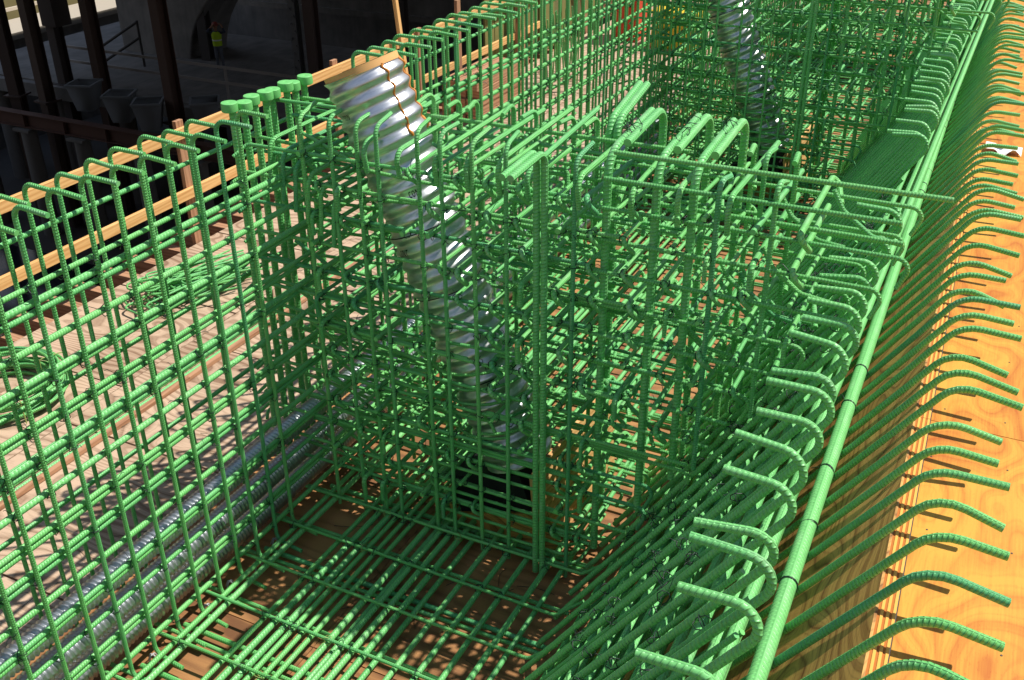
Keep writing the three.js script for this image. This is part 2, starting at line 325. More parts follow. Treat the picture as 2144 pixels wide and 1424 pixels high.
// bottom mat
{
  const w = thing('bottom_rebar_mat', 'flat mat of crossing green bars lying above the form floor', 'rebar', [-2.4, -0.09, -4]);
  const o = V(-2.4, -0.09, -4), L = (x, y, z) => [x - o.x, y - o.y, z - o.z];
  const xs = [-3.12, -3.065, -2.83, -2.765, -2.70, -2.655, -2.60, -2.545, -2.45, -2.37, -2.31, -2.245, -2.07, -1.955, -1.845, -1.72, -1.64], tl = [], tg = [];
  for (const x of xs) { const r = rr(0.0125, 0.0175); bar(w, 'longitudinal_bar', [L(x + rr(-0.01, 0.01), -0.012, -0.6), L(x, -0.01, -4.5), L(x + rr(-0.015, 0.015), -0.012, -9), L(x, -0.012, -19)], r, 0); }
  for (const x of [-2.42, -2.2]) bar(w, 'longitudinal_bar', [L(x, -0.045, -0.6 - R()), L(x + 0.02, -0.045, -13)], 0.015, 0);
  for (let k = 0; k < 58; k++) {
    const z = -0.98 - k * 0.314 + rr(-0.02, 0.02), r = 0.0088;
    bar(w, 'transverse_bar', [L(-3.26, 0.022, z), L(-1.52, 0.022, z + rr(-0.02, 0.02)), L(-1.38, 0.16, z)], r, 0.06);
    bar(w, 'transverse_bar', [L(-3.40, -0.062, z - 0.1), L(-1.5, -0.062, z - 0.1 + rr(-0.03, 0.03))], 0.011, 0);
    if (R() < 0.6) bar(w, 'transverse_bar', [L(-3.2, -0.060, z - 0.155), L(-1.5, -0.060, z - 0.16)], 0.014, 0);
    if (z > -8) for (const x of xs) if (R() < 0.5) (R() < 0.2 ? tg : tl).push([x - o.x, 0.01 - o.y, z - o.z, 0.018]);
  }
  ties(w, tl); ties(w, tg, M.tieG);
}
// inclined wall of bars
{
  const o = V(-1.5, -0.05, -3), w = thing('inclined_rebar_wall', 'sloping wall of green bars leaning over the inclined plywood form', 'rebar', [o.x, o.y, o.z]);
  const L = (x, y, z) => [x - o.x, y - o.y, z - o.z], at = (xb, y, z) => L(xb + TN * y, y, z);
  const outTop = z => 1.985 - 0.055 * (-z - 2), inTop = z => 1.875 - 0.045 * (-z - 1.9), thick = z => 1.535 - 0.040 * (-z - 2.07), tl = [];
  const oz = [];
  for (let k = -4; k < 108; k++) {
    const z = -1.84 - k * 0.166 + rr(-0.022, 0.022), y = outTop(z) + rr(-0.035, 0.03), xc = -1.30 + TN * y, tail = rr(0.17, 0.205), dr = rr(0.0, 0.055); oz.push(z);
    bar(w, 'outer_bar', [at(-1.30, 0.02, z + rr(-0.01, 0.01)), L(xc, y, z), L(xc + tail, y - dr, z + rr(-0.03, 0.03))], 0.0122, 0.115, gm(), 10);
  }
  for (let k = -4; k < 84; k++) {
    const z = -1.94 - k * 0.197 + rr(-0.012, 0.012);
    const y = inTop(z) + rr(-0.03, 0.025), xc = -1.52 + TN * y;
    if (z > -5.35 || z < -6.55) bar(w, 'hooked_bar', [at(-1.52, -0.02, z), L(xc, y, z), L(xc - rr(0.27, 0.30), y - rr(-0.02, 0.035), z + rr(-0.03, 0.03))], 0.0138, 0.125, gh(), 12);
    else bar(w, 'inner_bar', [at(-1.52, -0.02, z), at(-1.52, y - 0.45, z)], 0.0142, 0);
    const q = () => rr(-0.035, 0.035);
    bar(w, 'inner_bar', [at(-1.50, -0.03, z - 0.098 + q()), at(-1.50, y - rr(0.22, 0.32), z - 0.098 + q())], 0.0098, 0);
    bar(w, 'lap_bar', [at(-1.41, -0.03, z - 0.05 + 2 * q()), at(-1.41, y - rr(0.30, 0.45), z - 0.05 + 2 * q())], 0.0095, 0);
  }
  bar(w, 'edge_bar', [at(-1.345, thick(0.5), 0.5), at(-1.345, thick(-18), -18)], 0.026, 0, GH[1], 16);
  { const gs = []; for (const z of oz) if (z > -9 && R() < 0.4) { const c = V(-1.345 + TN * thick(z) - o.x, thick(z) - o.y, z - o.z + 0.01), e = V(rr(-0.4, 0.4), rr(-0.4, 0.4), 1).normalize(), q = new THREE.Quaternion().setFromUnitVectors(V(0, 0, 1), e);
    for (const dz of [0, 0.006]) { const C = []; for (let j = 0; j <= 14; j++) { const a = j / 14 * 6.283; C.push(V(Math.cos(a) * 0.0278, Math.sin(a) * 0.0278, dz).applyQuaternion(q).add(c)); } gs.push(sweep(C, () => 0.0017, 4, false)); }
    const t = V(rr(-1, 0.2), rr(-0.6, 0.5), rr(-1, 1)).normalize(), b = c.clone().addScaledVector(t, 0.027); gs.push(sweep([b, b.clone().addScaledVector(t, 0.02).add(V(0, 0.012, 0)), b.clone().addScaledVector(t, 0.05)], () => 0.0017, 4, false)); }
    stuff(part(w, 'tie_wire', mergeGeometries(gs), M.tie)); }
  for (const [d, y, r] of [[-0.045, 0.25, 0.014], [-0.04, 0.55, 0.016], [-0.04, 0.85, 0.016], [-0.04, 1.1, 0.018], [-0.045, 1.3, 0.020], [-0.08, 1.42, 0.020], [-0.12, 1.50, 0.020], [-0.11, 1.25, 0.018], [-0.15, 1.36, 0.018], [-0.16, 1.12, 0.017], [-0.15, 0.8, 0.016], [-0.165, 0.5, 0.015], [-0.165, 0.2, 0.014], [-0.10, 0.38, 0.018], [-0.10, 0.62, 0.02], [-0.105, 0.74, 0.018], [-0.10, 0.95, 0.02], [-0.115, 1.06, 0.019], [-0.11, 1.17, 0.02], [-0.13, 1.30, 0.02], [-0.145, 0.66, 0.017], [-0.145, 0.92, 0.018], [-0.15, 0.36, 0.016], [-0.135, 1.45, 0.018]])
    bar(w, 'longitudinal_bar', [at(-1.30 + d, y + rr(0, 0.03), 0.3), at(-1.30 + d, y - 0.03, -4), at(-1.30 + d, y - 0.2, -18)], r, 0);
  for (let k = 0; k < 150; k++) { const z = rr(-1.4, -6.5), y = rr(0.3, 1.5); tl.push([-1.52 + TN * y - o.x, y - o.y, z - o.z, 0.02]); }
  ties(w, tl);
}
// diaphragm cage
function makeCage() {
  const w = thing('rebar_cage', 'dense box cage of green bars round the corrugated pipe with the wood cap', 'rebar', [-2.4, -0.08, -4.1]);
  const o = V(-2.4, -0.08, -4.1), L = (x, y, z) => [x - o.x, y - o.y, z - o.z], zf = -3.85, zb = -4.42, tl = [], j = a => rr(-a, a);
  const base = x => Math.max(-0.06, (x + 1.56) / TN), xr = y => -1.57 + TN * y;
  const fx = [-3.05, -2.88, -2.73, -2.62, -2.40, -2.28, -2.12, -1.95, -1.62], bx = [-3.05, -2.9, -2.77, -2.64, -2.49, -2.39, -2.19, -2.07, -1.87, -1.75];
  for (const x of fx) bar(w, 'vertical_bar', [L(x + j(0.01), -0.06, zf), L(x, 2.25 + j(0.02), zf), L(x + j(0.02), 2.27, zf - 0.15)], 0.0108, 0.06);
  for (const x of bx) bar(w, 'vertical_bar', [L(x + j(0.01), -0.06, zb), L(x, 2.25 + j(0.02), zb), L(x + j(0.02), 2.24, zb + 0.14)], 0.0112, 0.05);
  for (const [x, z, s] of [[-1.0, -4.40, 1], [-0.92, -4.28, -1], [-0.80, -4.36, 1], [-1.0, -3.86, -1], [-0.78, -3.9, -1]])
    bar(w, 'vertical_bar', [L(x, base(x), z), L(x, 2.24 + j(0.03), z), L(x + 0.01, 2.22, z + s * 0.12)], 0.0125, 0.045);
  // heavy hooked pairs
  for (const dx of [-0.019, 0.019]) {
    bar(w, 'heavy_bar', [L(-1.768 + dx, -0.06, -3.82), L(-1.768 + dx, 2.27, -3.82), L(-1.772 + dx, 2.25, -3.50)], 0.0160, 0.06, gh(), 12);
    bar(w, 'heavy_bar', [L(-1.69 + dx, -0.06, -4.46), L(-1.69 + dx, 2.22, -4.46), L(-1.69 + dx, 2.30, -4.86)], 0.0185, 0.10, gh(), 12);
  }
  for (const x of [-1.47, -1.25, -1.09]) {
    bar(w, 'heavy_bar', [L(x - 0.03, base(x), -3.92), L(x - 0.03, 2.26, -3.92), L(x - 0.02, 2.31, -4.42)], 0.0185, 0.12, gh(), 12);
    bar(w, 'heavy_bar', [L(x + 0.025, base(x), -4.46), L(x + 0.025, 2.33, -4.46), L(x + 0.022, 2.29, -4.0)], 0.0185, 0.09, gh(), 12);
    for (let k = 0; k < 2; k++) tl.push([x - o.x, 2.31 - o.y, rr(-4.35, -4.1) - o.z, 0.033]);
  }
  // transverse rows, both faces
  const lv = []; for (let k = 0; k < 13; k++) lv.push(2.05 - k * 0.155);
  for (const y of lv) for (const [z, s] of [[zf - 0.024, -1], [zb + 0.026, 1]]) {
    const x1 = xr(y) + j(0.05), xm = rr(-2.1, -1.5), l = -3.5 + j(0.06), yy = y + j(0.012) + (s > 0 ? 0.03 : 0);
    const h = 0.07 * -s;
    bar(w, 'transverse_bar', [L(l, yy - 0.05, z + s * -0.07), L(l + 0.04, yy, z), L(xm + 0.35, yy + j(0.015), z + j(0.015))], 0.0098, 0.03);
    bar(w, 'transverse_bar', [L(xm - 0.3, yy - 0.022, z + 0.022 * s), L(x1 - 0.02, yy - 0.022, z + 0.022 * s + j(0.02)), ...(R() < 0.6 ? [L(x1 - 0.07, yy - 0.15, z + 0.022 * s)] : [])], 0.0098, 0.05);
    if (R() < 0.6) bar(w, 'cross_tie', [L(-3.3 + j(0.1), yy + 0.03, z + s * 0.2), L(-2.75 + j(0.1), yy - 0.03, z), L(-2.4 + j(0.2), yy - 0.09 + j(0.06), z + s * 0.15)], 0.0095, 0.06);
  }
  for (const [x0, x1, y, z] of [[-1.46, -0.14, 2.285, -3.88], [-1.5, -0.30, 2.165, -3.88], [-1.3, -0.29, 2.04, -4.0], [-1.35, -0.42, 1.9, -4.3], [-3.5, -1.3, 2.14, -4.40]])
    bar(w, 'transverse_bar', [L(x0, y, z), L(x1, y + 0.005, z + j(0.02))], 0.0112, 0);
  for (const y of lv) { for (const x of fx) if (R() < 0.7) tl.push([x - o.x, y - o.y, zf - 0.01 - o.z, 0.016]); for (const x of bx) if (R() < 0.5) tl.push([x - o.x, y + 0.03 - o.y, zb + 0.012 - o.z, 0.016]); }
  for (let k = 0; k < 70; k++) {
    const y = rr(0.45, 2.1), x0 = rr(-3.3, -2.0), ln = rr(0.4, 1.3), x1 = Math.min(x0 + ln, xr(y) - 0.02), z = R() < 0.5 ? zf - rr(0.02, 0.22) : zb + rr(0.02, 0.2);
    if (x1 - x0 < 0.25) continue; if (Math.abs(z + 4.135) < 0.2 && x0 < -2.83 + (2.4 - y) * 0.395 + 0.2 && x1 > -2.83 + (2.4 - y) * 0.395 - 0.2) continue;
    const hk = R() < 0.5 ? [L(x1 + 0.03, y - 0.08, z + j(0.06))] : []; const hs = R() < 0.5 ? [L(x0 - 0.02, y - 0.07, z + j(0.08))] : [];
    bar(w, 'cross_tie', [...hs, L(x0, y + j(0.02), z), L(x1, y + j(0.03), z + j(0.05)), ...hk], 0.0096, 0.035);
  }
  // U bars round the recess at the foot
  for (const y of [0.50, 0.42, 0.33, 0.26, 0.19, 0.12, 0.05, -0.01])
    bar(w, 'u_bar', [L(-2.47 + j(0.03), y, zf - 0.42), L(-2.47 + j(0.03), y, zf - 0.028), L(-1.58 + j(0.03), y + j(0.01), zf - 0.028), L(-1.56 + j(0.02), y + 0.02, zf - 0.42)], 0.0088, 0.09);
  // ties from face to face
  const cx = [-3.02, -2.86, -2.70, -2.46, -2.34, -2.20, -2.04, -1.88, -1.70, -1.55, -1.38, -1.18, -1.02, -0.85, -0.68];
  for (const y of lv) for (const x of cx) {
    if (x > xr(y) - 0.06 || R() < 0.08) continue;
    if (Math.abs(x - (-2.83 + (2.4 - y) * 0.395)) < 0.21) { if (R() < 0.85) continue; }
    const yy = y + 0.025 + j(0.012), xx = x + j(0.03), r = R() < 0.45 ? 0.0135 : 0.0102, e = rr(0, 0.26), q = R();
    const pts = [L(xx, yy, zf + 0.035), L(xx + j(0.02), yy + j(0.015), zb - 0.04 - e)];
    if (q < 0.45) pts.unshift(L(xx + 0.04, yy - 0.075, zf - 0.03)); else if (q < 0.65) pts.unshift(L(xx, yy - 0.11, zf + 0.03));
    if (R() < 0.5) pts.push(L(xx + 0.06, yy - 0.06, zb + 0.02));
    bar(w, 'face_tie', pts, r, 0.028);
    tl.push([xx - o.x, yy - 0.012 - o.y, zf - 0.012 - o.z, 0.017]);
  }
  for (const x of [-2.68, -2.50, -2.30, -2.14, -1.98, -1.84, -1.60, -1.36, -1.16, -0.95]) bar(w, 'top_tie', [L(x, 2.02, zf + 0.0), L(x, 2.17 + j(0.03), zf + 0.03), L(x + j(0.02), 2.19 + j(0.03), zb - rr(0.1, 0.25))], 0.0128, 0.06);
  // sloping tails at the side of the cage
  for (let k = 0; k < 12; k++) { const y = 2.1 - k * 0.11, x = xr(y) - rr(0.45, 0.65), z = rr(-4.4, -3.95); bar(w, 'cross_tie', [L(x, y + 0.06, z), L(x + 0.05, y - 0.02, z + 0.01), L(x + 0.18, y - 0.10, z + 0.04), L(x + 0.30, y - 0.11, z + 0.05)], 0.0105, 0.05); }
  // short bars bent through the wall near the headed bars
  for (let k = 0; k < 16; k++) { const y = 2.2 - k * 0.13 + j(0.03), z = rr(-4.35, -3.9); bar(w, 'cross_tie', [L(-3.58 + j(0.05), y - 0.03, z + 0.07), L(-3.56 + j(0.05), y, z), L(-2.75 + j(0.15), y - 0.02, z + j(0.1)), L(-2.7 + j(0.1), y - 0.10, z - 0.12)], 0.0098, 0.04); }
  for (let k = 0; k < 6; k++) { const y = 2.10 - k * 0.05, x = -3.24 + k * 0.07; bar(w, 'face_tie', [L(x - 0.02, y - 0.25, zf + 0.01), L(x, y, zf), L(x + 0.02, y + 0.01, zb - 0.15)], 0.0115, 0.06); }
  // hoops round the foot of the pipe
  for (let k = 0; k < 6; k++) {
    const y = 0.55 + k * 0.085, cxp = -2.83 + (2.4 - y) * 0.395, C = [];
    for (let a = 0; a <= 22; a++) { const t = a / 20 * 6.2832 + k; C.push(V(...L(cxp + Math.cos(t) * 0.235, y + 0.12 * Math.cos(t) * 0.35 + a * 0.0015, -4.135 + Math.sin(t) * 0.235))); }
    part(w, 'hoop', sweep(C, () => 0.0085, 7), gm());
  }
  ties(w, tl);
  return w;
}
const cage = makeCage();
for (const [dz, lb] of [[-5.62, 'second dense box cage of green bars standing far behind the first cage'], [-11.24, 'farthest box cage of green bars standing behind the second cage']]) {
  const c = cage.clone(); c.name = numbered('rebar_cage'); scene.add(c); c.position.z += dz;
  c.userData = { ...cage.userData, label: lb };
}
// corrugated pipes
function makePipe(label, cap) {
  const t = thing('corrugated_pipe', label, 'pipe', [-2.03, 0.42, -4.135]);
  const ax = V(-0.385, 0.925, 0).normalize(), Lp = 2.16, n = 72, pitch = 0.075, q = new THREE.Quaternion().setFromUnitVectors(V(0, 1, 0), ax);
  const shell = (y0, y1, r0, amp) => {
    const m = Math.round((y1 - y0) / pitch * 12), pos = [], uv = [], idx = [];
    for (let i = 0; i <= m; i++) for (let j = 0; j <= n; j++) {
      const y = y0 + (y1 - y0) * i / m, a = j / n * 6.28319, r = r0 + amp * Math.sin((y / pitch + a / 6.28319) * 6.28319);
      pos.push(Math.cos(a) * r, y, Math.sin(a) * r); uv.push(-a * 0.18, y);
    }
    for (let i = 0; i < m; i++) for (let j = 0; j < n; j++) { const a = i * (n + 1) + j, b = a + n + 1; idx.push(a, b, a + 1, b, b + 1, a + 1); }
    const g = new THREE.BufferGeometry(); g.setAttribute('position', new THREE.Float32BufferAttribute(pos, 3)); g.setAttribute('uv', new THREE.Float32BufferAttribute(uv, 2)); g.setIndex(idx); g.computeVertexNormals(); g.applyQuaternion(q); return g;
  };
  part(t, 'pipe_shell', shell(0, Lp - 0.40, 0.186, 0.0085), M.pipe);
  const sl = part(t, 'pipe_sleeve', shell(Lp - 0.44, Lp, 0.191, 0.0085), M.pipe);
  for (const y of [0.52, 1.02, 1.36]) { const g = new THREE.TorusGeometry(0.194, 0.003, 5, 60); g.rotateX(Math.PI / 2); g.translate(0, y, 0); g.applyQuaternion(q); part(t, 'seam', g, M.black); }
  if (cap) {
    const g = new THREE.CylinderGeometry(0.189, 0.189, 0.034, 60); g.rotateZ(0.02); g.translate(0, Lp + 0.008, 0); g.applyQuaternion(q); part(sl, 'wood_cap', g, M.lumber);
    for (const [a0, len] of [[-0.36, 0.36], [0.48, 0.36]]) {
      const C = []; for (let i = 0; i <= 40; i++) { const y = Lp - len * i / 40, a = -a0 + 0.025 * Math.sin(i * 0.9) + 0.02 * Math.sin(i * 0.33 + 1), r = 0.193 + 0.0085 * Math.sin((y / pitch + (a < 0 ? a + 6.283 : a) / 6.28319) * 6.28319); C.push(V(Math.cos(a) * r, y, Math.sin(a) * r).applyQuaternion(q)); }
      part(sl, 'sealant_bead', sweep(C, (l, i) => 0.0045 + 0.002 * Math.sin(i * 1.7) + (i < 5 || i > 33 ? 0.003 : 0), 7), M.sealant);
    }
  }
  return t;
}
{
  const c = document.createElement('canvas'); c.width = 1024; c.height = 1024; const x = c.getContext('2d');
  x.fillStyle = 'rgb(214,215,216)'; x.fillRect(0, 0, 1024, 1024);
  const r = rng(5); for (let i = 0; i < 2600; i++) { const k = 170 + r() * 60; x.fillStyle = `rgba(${k},${k},${k + 4},0.25)`; x.fillRect(r() * 1024, r() * 1024, 10 + r() * 60, 2 + r() * 8); }
  x.fillStyle = 'rgb(38,40,42)'; x.font = 'bold 30px sans-serif';
  for (let k = 0; k < 5; k++) { x.save(); x.translate(120 + 180 * k, 560 + (k % 2) * 260); x.scale(0.8, 1.5); x.fillText('CONT', 0, 0); x.restore(); x.save(); x.translate(60 + 200 * k, 130 + (k % 3) * 330); x.scale(0.8, 1.2); x.fillText('TON', 0, 0); x.restore(); }
  const t = new THREE.CanvasTexture(c); t.colorSpace = THREE.SRGBColorSpace; t.wrapS = t.wrapT = THREE.RepeatWrapping; t.repeat.set(0.95, 0.95);
  M.pipe = new THREE.MeshPhysicalMaterial({ map: t, metalness: 0.96, roughness: 0.38 });
}
makePipe('leaning corrugated steel pipe with a wood cap and orange sealant', true);
{ const p2 = makePipe('far corrugated steel pipe standing inside the second cage', false); p2.position.z -= 5.62; p2.position.x -= 0.04; }
// recess boxes under the pipes
function makeBox(label, dz) {
  const t = thing('recess_box', label, 'box', [-2.08, -0.1, -4.2 + dz]), q = new THREE.Euler(0, 0, 0.32);
  const add = (name, w, h, d, x, y, z, m, tilt = true) => { const g = boxG(w, h, d, 0.003); if (tilt) g.applyMatrix4(new THREE.Matrix4().makeRotationFromEuler(q)); return part(t, name, g, m, [x, y, z]); };
  add('black_block', 0.46, 0.25, 0.34, -0.075, 0.285, 0.015, M.black);
  add('front_board', 0.60, 0.24, 0.02, 0.03, 0.085, 0.20, M.face);
  add('back_board', 0.60, 0.30, 0.02, 0.03, 0.085, -0.22, M.face);
  add('left_board', 0.02, 0.30, 0.40, -0.28, 0.0, -0.01, M.face);
  part(t, 'side_panel', hexG([[0.22, 0.0, 0.22], [0.24, 0.0, 0.22], [0.36, 0.0, -0.62], [0.34, 0.0, -0.62], [0.17, 0.50, 0.20], [0.19, 0.50, 0.20], [0.31, 0.66, -0.60], [0.29, 0.66, -0.60]]), M.lumber);
}
makeBox('wooden recess box with black block under the capped pipe', 0);
makeBox('wooden recess box with black block under the far pipe', -5.62);
// ---------------------------------------------------------------- guardrail and things on the walkway
{
  const g = thing('guardrail', 'timber guardrail of two orange boards on posts along the walkway edge', 'guardrail', [-6.47, -0.1, -6]);
  const rail = (y, z0, z1, x = 0.04) => part(g, 'rail', boxG(0.038, 0.092, z0 - z1, 0.003), M.lumber, [x, y + 0.1, (z0 + z1) / 2 + 6]);
  rail(0.925, 0.8, -8.9); rail(0.895, -8.75, -14, 0.042 - 0.078); rail(0.385, 0.8, -7.6); rail(0.36, -7.4, -14, 0.041 - 0.078);
  for (const [z, h] of [[-1.7, 1.05], [-4.1, 1.05], [-6.52, 1.13], [-8.84, 1.12], [-10.55, 1.1], [-11.5, 1.25], [-13.2, 1.1]]) part(g, 'post', boxG(0.04, h + 0.32, 0.089, 0.003), M.old, [-0.0, (h - 0.32) / 2 + 0.0, z + 6]);
  const p = thing('leaning_timber', 'short bright timber leaning up above the guardrail boards', 'timber', [-6.36, -0.1, -10.2]);
  const m = part(p, 'board', boxG(0.04, 1.62, 0.1, 0.003), M.lumber, [-0.05, 0.8, 0.09]); m.rotation.set(0.1, 0.3, 0.03);
  const s = thing('timber_stack', 'stack of weathered timbers on the walkway behind the bars', 'timber stack', [-6.0, -0.1, -11.3]);
  for (let k = 0; k < 5; k++) for (let c = 0; c < 3; c++) part(s, 'timber', boxG(0.16, 0.095, 1.25 + rr(-0.06, 0.06), 0.004), M.old, [-0.18 + c * 0.17 + rr(-0.008, 0.008), 0.05 + k * 0.099, rr(-0.03, 0.03)]);
}
{
  const st = [['olive painted board fence standing behind the timber stack', 0]];
  const f = thing('board_fence', 'tall olive board fence standing at the far end of the walkway', 'fence', [-6.62, -0.1, -12.6]);
  const mo = [[0.20, 0.19, 0.055], [0.15, 0.145, 0.05], [0.26, 0.13, 0.06], [0.28, 0.10, 0.055]].map(c => mat({ color: new THREE.Color(...c), roughness: 0.85 }));
  for (let k = 0; k < 22; k++) part(f, 'board', boxG(0.03, 2.6 + rr(-0.05, 0.05), 0.27, 0.003), mo[k > 14 ? 2 + (k % 2) : k % 3 === 2 ? 1 : 0], [rr(-0.02, 0.02), 1.3, -k * 0.285]);
  for (let k = 0; k < 3; k++) { const m = part(f, 'brace', boxG(0.05, 2.7, 0.09), M.old, [0.12, 1.25, -0.6 - k * 2.2]); m.rotation.x = 0.25; }
}
for (const [x, z, y, c, s, l, n] of [[-5.7, -15.6, 0.36, [0.62, 0.06, 0.02], [0.4, 0.9, 0.5], 'red tool cabinet standing beyond the rebar wall', 'tool_cabinet'], [-4.85, -15.4, 0.2, [0.75, 0.50, 0.02], [0.7, 0.5, 0.5], 'yellow plastic crate standing beyond the rebar wall', 'crate']]) {
  const t = thing(n, l, n === 'crate' ? 'crate' : 'cabinet', [x, -0.1, z]), m = mat({ color: new THREE.Color(...c), roughness: 0.5 });
  part(t, 'body', new RoundedBoxGeometry(s[0], s[1], s[2], 2, 0.02), m, [0, s[1] / 2, 0]); part(t, 'lid', new RoundedBoxGeometry(s[0] + 0.03, 0.05, s[2] + 0.03, 2, 0.015), m, [0, s[1] + 0.027, 0]);
  for (const q of [-1, 1]) part(t, 'handle', barG([[q * s[0] * 0.2, s[1] * 0.6, s[2] / 2], [q * s[0] * 0.2, s[1] * 0.6, s[2] / 2 + 0.05], [q * s[0] * 0.35, s[1] * 0.6, s[2] / 2 + 0.05], [q * s[0] * 0.35, s[1] * 0.6, s[2] / 2]], 0.01, 0.01), M.black);
}
{ // coil of green bar on the deck
  const t = thing('wire_coil', 'round coil of thin green bar lying on the walkway', 'coil', [-5.86, -0.1, -3.86]);
  for (let k = 0; k < 20; k++) {
    const C = [], r = 0.30 + 0.13 * R(), h = 0.014 + (k % 9) * 0.021, ph = R() * 6, ex = rr(-0.02, 0.02), ez = rr(-0.02, 0.02);
    for (let a = 0; a <= 30; a++) { const q = ph + a / 30 * 6.4; C.push(V(ex + Math.cos(q) * (r + 0.01 * Math.sin(3 * q + k)), h + 0.012 * Math.sin(2 * q + k), ez + Math.sin(q) * r)); }
    part(t, 'loop', sweep(C, () => 0.0105, 6), gm());
  }
  for (let k = 0; k < 4; k++) { const a = k * 1.57 + 0.4; part(t, 'binding', barG([[Math.cos(a) * 0.27, 0.01, Math.sin(a) * 0.27], [Math.cos(a) * 0.28, 0.19, Math.sin(a) * 0.28], [Math.cos(a) * 0.45, 0.19, Math.sin(a) * 0.45], [Math.cos(a) * 0.46, 0.01, Math.sin(a) * 0.46]], 0.0045, 0.03), M.tieG); }
}
{ // loose heap of hairpin bars
  const t = thing('hairpin_heap', 'loose heap of thin green hairpin bars on the walkway', 'rebar', [-5.75, -0.1, -5.75]);
  for (let k = 0; k < 34; k++) {
    const a = -1.25 + rr(-0.35, 0.35), l = rr(0.5, 0.95), w = rr(0.06, 0.14), h = 0.015 + k * 0.0042, dx = Math.cos(a), dz = Math.sin(a), ox = rr(-0.18, 0.18), oz = rr(-0.2, 0.25);
    const P = (u, v, y) => [ox + dx * u - dz * v, y, oz + dz * u + dx * v];
    part(t, 'hairpin', barG([P(l / 2, -w, h), P(-l / 2, -w, h + rr(0, 0.02)), P(-l / 2 - 0.02, w, h + 0.01), P(l / 2 * rr(0.4, 1), w, h + rr(0, 0.03))], 0.0085, 0.06, 6), gm());
  }
}
{ // straight bars laid along the deck
  const t = thing('bar_bundle', 'bundle of long straight green bars lying along the walkway', 'rebar', [-5.05, -0.1, -5]);
  [[0, 0.016], [0.045, 0.018], [0.09, 0.015], [0.02, 0.048], [0.068, 0.046], [0.15, 0.014]].forEach(([x, y], k) => bar(t, 'straight_bar', [[x, y, 4.2 - k * 0.3], [x + rr(-0.02, 0.02), y, -2], [x + rr(-0.03, 0.03), y, -6.5 + rr(-1, 0)]], 0.0155, 0));
  const s = thing('timber_batten', 'narrow dark batten lying beside the bundle of straight bars', 'timber', [-4.86, -0.1, -4.5]);
  part(s, 'board', boxG(0.04, 0.03, 5.2, 0.003), M.old, [0, 0.016, 0]);
}
{ // bundle of bars standing on the walkway far back
  const t = thing('bar_bundle', 'upright bundle of pale green bars standing by the olive fence', 'rebar', [-5.5, -0.1, -12.9]);
  for (let k = 0; k < 26; k++) { const x = rr(-0.3, 0.3), z = rr(-0.5, 0.5); part(t, 'straight_bar', barG([[x, 0, z], [x + rr(-0.06, 0.06), rr(0.7, 0.95), z + rr(-0.06, 0.06)]], 0.011, 0, 6), gm()); }
}
for (let k = 0; k < 9; k++) { // small bar chairs under the mat
  const t = thing('bar_chair', 'small grey bar chair holding the bottom mat off the form floor', 'bar chair', [-3.18 + rr(-0.03, 0.03), -0.103, -1.9 - k * 0.19], 'bar chairs along the foot of the wall');
  const m = mat({ color: new THREE.Color(0.42, 0.42, 0.43), roughness: 0.5 });
  for (const a of [0, 1.57]) part(t, 'bent_leg', barG([[-0.035 * Math.cos(a), 0, -0.035 * Math.sin(a)], [-0.012 * Math.cos(a), 0.05, -0.012 * Math.sin(a)], [0.012 * Math.cos(a), 0.05, 0.012 * Math.sin(a)], [0.035 * Math.cos(a), 0, 0.035 * Math.sin(a)]], 0.004, 0.01, 6), m);
}

{ // snipped tie wire lying about, and a paper scrap on the platform
  const gs = [];
  for (let k = 0; k < 90; k++) { const dk = k < 60, x = dk ? rr(-6.2, -3.9) : rr(-3.1, -1.6), z = dk ? rr(-2.4, -9) : rr(-1.8, -4), y = dk ? -0.096 : -0.101, a = R() * 6.3, l = rr(0.04, 0.12), b = rr(-0.8, 0.8);
    gs.push(sweep([V(x, y, z), V(x + Math.cos(a) * l, y + rr(0.002, 0.02), z + Math.sin(a) * l), V(x + Math.cos(a) * l + Math.cos(a + b) * l, y, z + Math.sin(a) * l + Math.sin(a + b) * l)], () => 0.0016, 3, false)); }
  const m = new THREE.Mesh(mergeGeometries(gs), M.tie); m.name = 'wire_clippings'; m.userData = { kind: 'stuff', label: 'snipped black tie wire scattered on walkway and form floor', category: 'wire' }; scene.add(m);
  const pg = new THREE.PlaneGeometry(0.22, 0.13, 12, 8), q = pg.attributes.position; for (let i = 0; i < q.count; i++) q.setZ(i, fbm(q.getX(i) * 16 + 3, q.getY(i) * 16, 2) * 0.07); pg.rotateX(-Math.PI / 2); pg.computeVertexNormals();
  const t = thing('paper_scrap', 'crumpled white paper scrap lying on the orange plywood platform', 'paper', [-0.03, formTop(-7.1) - 0.018, -7.1]); part(t, 'sheet', pg, mat({ color: new THREE.Color(0.82, 0.80, 0.76), roughness: 0.8, side: THREE.DoubleSide }));
}
